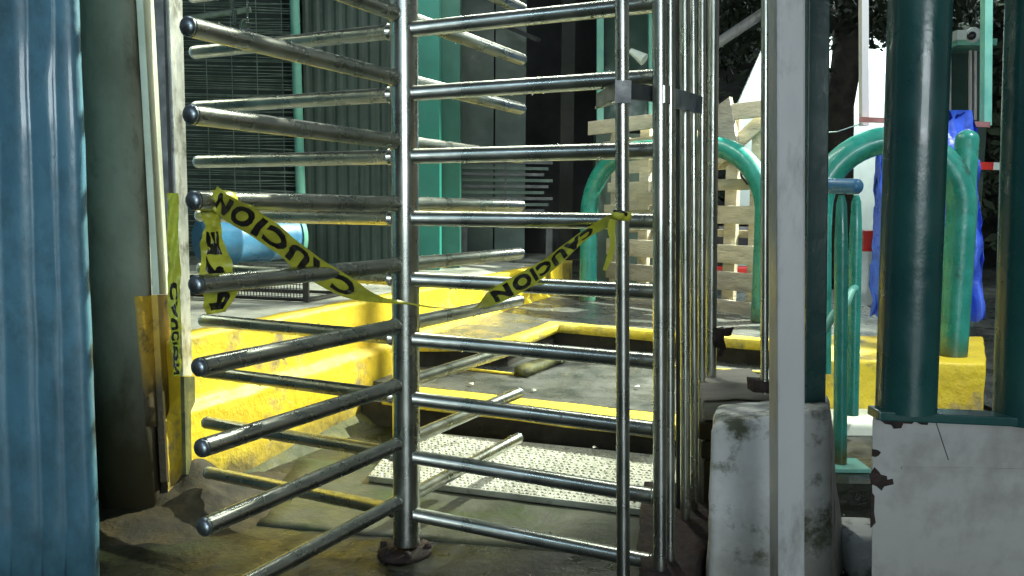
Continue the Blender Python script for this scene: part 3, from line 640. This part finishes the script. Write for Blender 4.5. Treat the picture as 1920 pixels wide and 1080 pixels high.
# ---------------------------------------------------------------- pallet and hoops
pl = thing('wooden_pallet', (1.1, 5.2, Z2), 'pale wooden pallet standing on edge behind the green hoop', 'pallet')
pL, pR = P(1112, 392, 5.95), P(1450, 392, 4.75)
pe = V((pR.x - pL.x, pR.y - pL.y, 0)); plen = pe.length; pe.normalize(); pnn = V((pe.y, -pe.x, 0))   # toward camera
def pb(u, z, d=0): q = V((pL.x, pL.y, z)) + pe * (u * plen) + pnn * d; return q
def plank(u0, z0, u1, z1, hgt, d=0, mm='wood', th=.02, nm='plank'):
    MB().beam(pb(u0, z0, d), pb(u1, z1, d), th, hgt).build(nm, M[mm], pl, bevel=.003, sub=2, rough=.003, rsc=9)
zr = lambda y: P(1425, y, 4.83).z
plank(-.02, zr(214) + .02, .98, zr(205), .10, .03)
plank(.05, zr(300), 1, zr(300), .09, -.06)
plank(.10, zr(345), 1, zr(345), .07)
plank(.08, zr(402), 1, zr(404), .115, 0)
plank(.10, zr(478), 1, zr(480), .12, 0)
plank(.10, zr(531), 1, zr(532), .12, 0, 'woodwet')
plank(.10, zr(585), 1, zr(586), .12, 0, 'woodwet')
plank(.04, zr(255), .6, zr(246), .10, -.04)
plank(.30, zr(372), .72, zr(366), .09, .02)
plank(.12, zr(438), .95, zr(441), .05, -.1, 'woodwet')
plank(.05, zr(225), .52, zr(300), .07, -.11)
plank(.45, zr(240), .28, zr(470), .08, -.12)
plank(.95, zr(215), .70, zr(300), .09, -.03)
MB().hexa([pb(.70, zr(250), .05), pb(.84, zr(262), .05), pb(.84, zr(262), .02), pb(.70, zr(250), .02), pb(.72, zr(196), .05), pb(.80, zr(176), .05), pb(.80, zr(176), .02), pb(.72, zr(196), .02)]).build('broken_board', M['woodwet'], pl)
for u in (.12, .30, .55, .78, .90): MB().beam(pb(u, Z2, -.06), pb(u, zr(205), -.06), .09, .035, pnn).build('stringer', M['wood'], pl, bevel=.003)
plank(.66, zr(230), .95, zr(330), .07, .03)
plank(.80, zr(190), .60, zr(390), .06, -.02)
MB().box(pb(.30, zr(365), .02), (.22, .02, .20), math.atan2(pe.y, pe.x)).build('cross_board', M['wood'], pl)
MB().tube([pb(.86, zr(300), .03), pb(.87, zr(330), .05), pb(.90, zr(345), .05), pb(.93, zr(335), .04)], .008, 8).build('hook', M['rust'], pl)
rd = thing('red_cart', (1.6, 6.0, Z2), 'red and black cart standing behind the pallet gaps', 'cart')
MB().box((1.75, 6.1, Z2 + .40), (.9, .5, .30)).build('cart_body', M['black'], rd, bevel=.04)
for (x, z, w_, h_) in ((1.92, .86, .30, .12), (1.42, .42, .10, .10), (1.62, .20, .34, .08), (1.95, .47, .12, .10)): MB().box((x, 5.83, Z2 + z), (w_, .06, h_)).build('red_panel', M['red'], rd, bevel=.015)
MB().beam((1.92, 5.86, Z2 + .5), (1.92, 5.86, Z2 + .9), .05, .05, (1, 0, 0)).build('handle_post', M['black'], rd)
MB().box((1.75, 5.9, Z2 + .60), (.95, .15, .10)).build('cart_seat', M['black'], rd, bevel=.03)
for x in (1.4, 2.1): MB().tube([(x, 5.82, Z2 + .16), (x, 5.92, Z2 + .16)], .16, 24).build('wheel', M['black'], rd)

def hoop(name, pA, pB, ztop, zA, zB, r, rc, mm, label, group=None):
    e = V((pB.x - pA.x, pB.y - pA.y, 0)); L = e.length; e.normalize(); pts = [V((pA.x, pA.y, zA))]
    for k in range(13): th = math.pi / 2 * k / 12; pts.append(V((pA.x, pA.y, 0)) + e * (rc - rc * math.cos(th)) + V((0, 0, ztop - rc + rc * math.sin(th))))
    for k in range(13): th = math.pi / 2 * k / 12; pts.append(V((pB.x, pB.y, 0)) - e * (rc - rc * math.sin(th)) + V((0, 0, ztop - rc + rc * math.cos(th))))
    pts.append(V((pB.x, pB.y, zB)))
    t = thing(name, V((pA.x, pA.y, zA)), label, 'hoop barrier', group); MB().tube(pts, r, 28).build('bent_tube', M[mm], t); return t
pA, pB_ = P(1105, 392, 5.6), P(1436, 392, 4.6)
h = hoop('green_hoop', pA, pB_, P(1280, 277, 5.05).z, Z2, Z2, .062, .42, 'green', 'bent green tube hoop standing in front of the wooden pallet', 'green tube hoops')
pA, pB_ = P(1534, 392, 3.5), P(1803, 392, 3.4)
yz = P(1700, 662, 3.45).z
h = hoop('green_hoop', pA, pB_, P(1665, 262, 3.45).z, yz, yz, .060, .30, 'green', 'bent green tube hoop standing on the right yellow block', 'green tube hoops')
t = thing('green_stub_post', P(1812, 650, 3.62), 'short green tube post with rounded top behind the right hoop', 'post')
a = P(1813, 262, 3.62); MB().tube([V((a.x, a.y, yz)), a], .050, 24, dome=.045).build('tube', M['green'], t)
yb = thing('yellow_block', (P(1700, 700, 3.4).x, 3.4, 0), 'yellow painted concrete block carrying the right green hoop', 'block')
q = [P(1500, 760, 3.27), P(1845, 760, 3.22), P(1838, 700, 3.95), P(1500, 700, 3.95)]
qb = [V((p.x, p.y, .0)) for p in q]; qt = [V((p.x, p.y, yz)) for p in q]
MB().hexa(qb + qt).build('block_body', M['yellow'], yb, bevel=.012, sub=3, rough=.006, rsc=8)
gr = thing('green_handrail', P(1590, 870, 2.5), 'green handrail with rounded blue green top and slim balusters', 'handrail')
MB().tube([P(1500, 347, 2.9), P(1560, 349, 2.8), P(1606, 350, 2.72)], .027, 24, dome=.02).build('top_tube', M['drum'], gr)
def bal(xt, xb, yb_, Y, r):
    a = P(xt, 366, Y); b_ = P(xb, yb_, Y); MB().tube([b_, a + (b_ - a) * .18, a + (b_ - a) * .03, a], [r, r, r * .75, r * .4], 18).build('baluster', M['green'], gr)
bal(1578, 1575, 868, 2.62, .022); bal(1606, 1598, 778, 3.0, .023); bal(1550, 1550, 700, 3.1, .018)
MB().tube([P(1545, 622, 2.7), P(1562, 590, 2.7), P(1585, 572, 2.75), P(1597, 545, 2.95), P(1606, 538, 3.0)], .014, 14).build('brace', M['pgreen'], gr)
g = P(1578, 868, 2.62); MB().box((g.x + .01, g.y, g.z - .008), (.13, .12, .014)).build('foot_plate', M['pgreen'], gr, bevel=.002)
MB().prism([(g.x - .14, g.y - .16), (g.x + .7, g.y - .16), (g.x + .7, g.y + .5), (g.x - .14, g.y + .5)], 0, g.z - .016).build('rail_plinth', M['floor'], gr) if g.z > .03 else None
st = thing('kerb_stone', P(1612, 830, 2.9), 'pale beige kerb stone lying right of the green handrail', 'kerb stone')
a = G(1590, 862, .0); MB().box((a.x + .12, a.y + .2, .06), (.30, .26, .12)).build('stone', M['pale'], st, bevel=.015, sub=2, rough=.006)
st = thing('pale_lump', G(1612, 1080, 0), 'pale concrete lump in the gap between pier and gate sheet', 'rubble')
a = P(1618, 1000, 1.95); MB().box((a.x + .03, a.y + .05, (a.z) / 2), (.13, .14, a.z)).build('lump', M['cblock'], st, bevel=.02, sub=3, rough=.012)
gm = MB()
for _ in range(900):
    x = random.uniform(.68, 1.05); y = random.uniform(1.8, 2.6); r = random.uniform(.002, .007); gm.ball((x, y, r * .4 + .002), r, 4)
tag(gm.build('gravel', M['top']), 'loose wet gravel between pier and gate sheet', 'gravel', kind='stuff')

# ---------------------------------------------------------------- blue tarp
tp = MB(); n = 90; rows = 26; vs = []
xs0, xs1 = 1636, 1838
outline = lambda u: 285 - 75 * min(1, max(0, (u - .35) / .3)) + (40 * max(0, (u - .9) / .1))
for j in range(rows + 1):
    v = j / rows
    for i in range(n + 1):
        th = math.pi * 2 * i / n; cu = .5 - .5 * math.cos(th)
        x = xs0 + (xs1 - xs0) * (cu * (1 - .10 * (1 - v)) + .05 * (1 - v)); yt = outline(cu)
        y = yt + (592 + 6 * math.sin(i * .9) - yt) * v
        bulge = .16 * math.sin(th) * (.55 + .45 * v) + .03 * math.sin(th * 9 + 2 * v) * (.3 + v) + .05 * noise.noise(V((i * .22, v * 7, 0))) + .025 * noise.noise(V((i * .5, v * 15, 4)))
        vs.append(P(x + 2.5 * math.sin(th * 7 + v * 3), y, 4.15) + V((0, bulge, 0)))
fs = []
for j in range(rows):
    for i in range(n): fs.append((j * (n + 1) + i, j * (n + 1) + i + 1, (j + 1) * (n + 1) + i + 1, (j + 1) * (n + 1) + i))
tp.add(vs, fs, True); tp.add([vs[i] for i in range(n)], [tuple(range(n))], True)
tag(tp.build('blue_tarpaulin', M['tarp']), 'bright blue tarpaulin draped upright behind the right green hoop', 'tarpaulin')

# ---------------------------------------------------------------- right background
# hanging frame
hf = thing('hanging_frame', P(1730, 230, 4.6), 'pale steel frame with faded red bottom bar above the right hoop', 'frame')
MB().beam(P(1618, -300, 4.7), P(1620, 236, 4.7), .045, .04, (1, 0, 0)).build('left_upright', M['greypaint'], hf)
MB().beam(P(1852, -300, 4.3), P(1848, 236, 4.3), .045, .04, (1, 0, 0)).build('right_upright', M['pgreen'], hf)
MB().beam(P(1612, 224, 4.66), P(1856, 234, 4.26), .03, .028).build('bottom_bar', M['pink'], hf)
m = MB().tube([P(1530, 250, 4.66), P(1570, 247, 4.66), P(1614, 232, 4.66)], .004, 6); m.build('tie_wire', M['wire'], hf)
wc = thing('white_screen', P(1600, 470, 9.5), 'large white sheet screen with slanted left edge behind the tree', 'screen')
out = [(1372, 220), (1436, 78), (1520, 60), (1700, 60), (1790, 130), (1800, 505), (1375, 505)]
f0 = [P(x, y, 9.5) for x, y in out]; n = len(f0); f1 = [p + V((0, .06, 0)) for p in f0]
MB().add(f0 + f1, [tuple(range(n)), tuple(range(2 * n - 1, n - 1, -1))] + [(i, (i + 1) % n, n + (i + 1) % n, n + i) for i in range(n)]).build('sheet', M['white'], wc)
dd_ = thing('diagonal_pole', P(1385, 50, 7), 'grey pole slanting up through the foliage above the pallet', 'pole')
MB().tube([P(1335, 88, 7), P(1440, 18, 7)], .045, 14).build('pole', M['greypaint'], dd_)
# tree
tr_ = thing('tree', P(1578, 420, 8.4), 'dark tree with leaning trunk in front of the white screen', 'tree')
MB().tube([P(1568, 520, 8.4), P(1572, 330, 8.4), P(1576, 200, 8.4), P(1590, 100, 8.4), P(1592, 20, 8.4), P(1600, -160, 8.4)], [.17, .14, .14, .16, .15, .12], 18).build('trunk', M['bark'], tr_, rough=.02, rsc=6)
m = MB(); m.tube([P(1590, 60, 8.4), P(1520, 0, 8.2), P(1440, -60, 8.0)], [.08, .05, .03], 8); m.tube([P(1596, 0, 8.4), P(1690, -40, 8.4), P(1800, -80, 8.3)], [.09, .06, .03], 8); m.build('limb', M['bark'], tr_)
def leaves(m, cx, cy, Y, rx, ry, n, sz=.05):
    for _ in range(n):
        a = random.uniform(0, 6.28); q = random.random() ** .6
        p = P(cx + rx * q * math.cos(a), cy + ry * q * math.sin(a), Y) + V((0, random.uniform(-.5, .5), 0))
        d1 = V([random.uniform(-1, 1) for _ in range(3)]).normalized(); d2 = d1.cross(V([random.uniform(-1, 1) for _ in range(3)])).normalized(); s_ = sz * random.uniform(.6, 1.5)
        m.add([p - d1 * s_, p + d2 * s_ * .4, p + d1 * s_, p - d2 * s_ * .4], [(0, 1, 2, 3)])
m = MB()
for (cx, cy, rx, ry, n) in ((1375, 40, 55, 85, 700), (1470, -20, 110, 60, 900), (1520, 90, 30, 110, 200), (1640, 10, 90, 75, 1300), (1700, 40, 60, 45, 600), (1800, 0, 120, 55, 1000)):
    leaves(m, cx, cy, 8.3, rx, ry, n)
m.build('crown', M['leaf'], tr_)
hg = MB(); leaves(hg, 1150, 150, 13, 700, 260, 2500, .12); leaves(hg, 1900, 200, 13, 320, 280, 3500, .12)
tag(hg.build('far_foliage', M['leaf']), 'dark mass of night foliage far behind the yard', 'foliage', kind='stuff')
struct('night_backdrop_wall', MB().prism([(-14, 15), (30, 15), (30, 15.3), (-14, 15.3)], 0, 9), M['dark'])  # dark backdrop added to stand for the night beyond the yard
# booth with camera
bo = thing('guard_booth', P(1810, 400, 6.5), 'dim guard booth with window behind the hanging frame', 'booth')
a = P(1772, 300, 6.5); b_ = P(1846, 300, 6.5)
MB().prism([(a.x, 6.5), (b_.x, 6.5), (b_.x, 6.9), (a.x, 6.9)], 0, P(1800, 98, 6.5).z).build('booth_wall', M['corr'], bo)
MB().hexa([P(1783, 220, 6.48), P(1816, 220, 6.48), P(1816, 220, 6.497), P(1783, 220, 6.497), P(1783, 100, 6.48), P(1816, 100, 6.48), P(1816, 100, 6.497), P(1783, 100, 6.497)]).build('window_pane', M['glass'], bo)
for x in (1780, 1819, 1828): MB().beam(P(x, 225, 6.46), P(x, 95, 6.46), .02, .02, (1, 0, 0)).build('window_bar', M['greypaint'], bo)
MB().beam(P(1775, 86, 6.4), P(1848, 86, 6.4), .3, .05).build('roof_shelf', M['pgreen'], bo)
cm = thing('dome_camera', P(1824, 68, 6.2), 'white dome security camera on the booth shelf', 'camera')
m = MB(); m.ball(P(1824, 66, 6.25), .06, 16); m.build('housing', M['white'], cm); m = MB(); m.ball(P(1822, 67, 6.21), .033, 12); m.build('lens_dome', M['black'], cm)
m = MB().box(P(1799, 67, 6.25), (.075, .07, .075)); tag(m.build('junction_box', M['white'], None, bevel=.006), 'small white junction box left of the dome camera', 'junction box')
# barrier boom
bm_ = thing('barrier_boom', P(1860, 312, 5.0), 'red and white striped barrier boom at the right', 'barrier')
xs = [1700, 1770, 1832, 1860, 1888, 1890 + 30, 1950, 2000]
for i in range(len(xs) - 1):
    MB().beam(P(xs[i], 311 + (xs[i] - 1830) * .02, 6.2), P(xs[i + 1], 311 + (xs[i + 1] - 1830) * .02, 6.2), .04, .058).build('stripe', M['red' if i % 2 == 0 else 'white'], bm_)
p = P(2010, 311, 6.2); MB().box((p.x, p.y + .1, .55), (.3, .3, 1.1)).build('motor_cabinet', M['white'], bm_, bevel=.02)
cn = thing('red_white_barrier', P(1623, 470, 8), 'small red and white road barrier seen beyond the handrail', 'road barrier')
a = P(1623, 470, 8); MB().box((a.x, 8, a.z / 2 + .0), (.26, .3, a.z)).build('lower_half', M['white'], cn, bevel=.02); MB().box((a.x, 8, a.z + .1), (.22, .26, .22)).build('upper_half', M['red'], cn, bevel=.03)
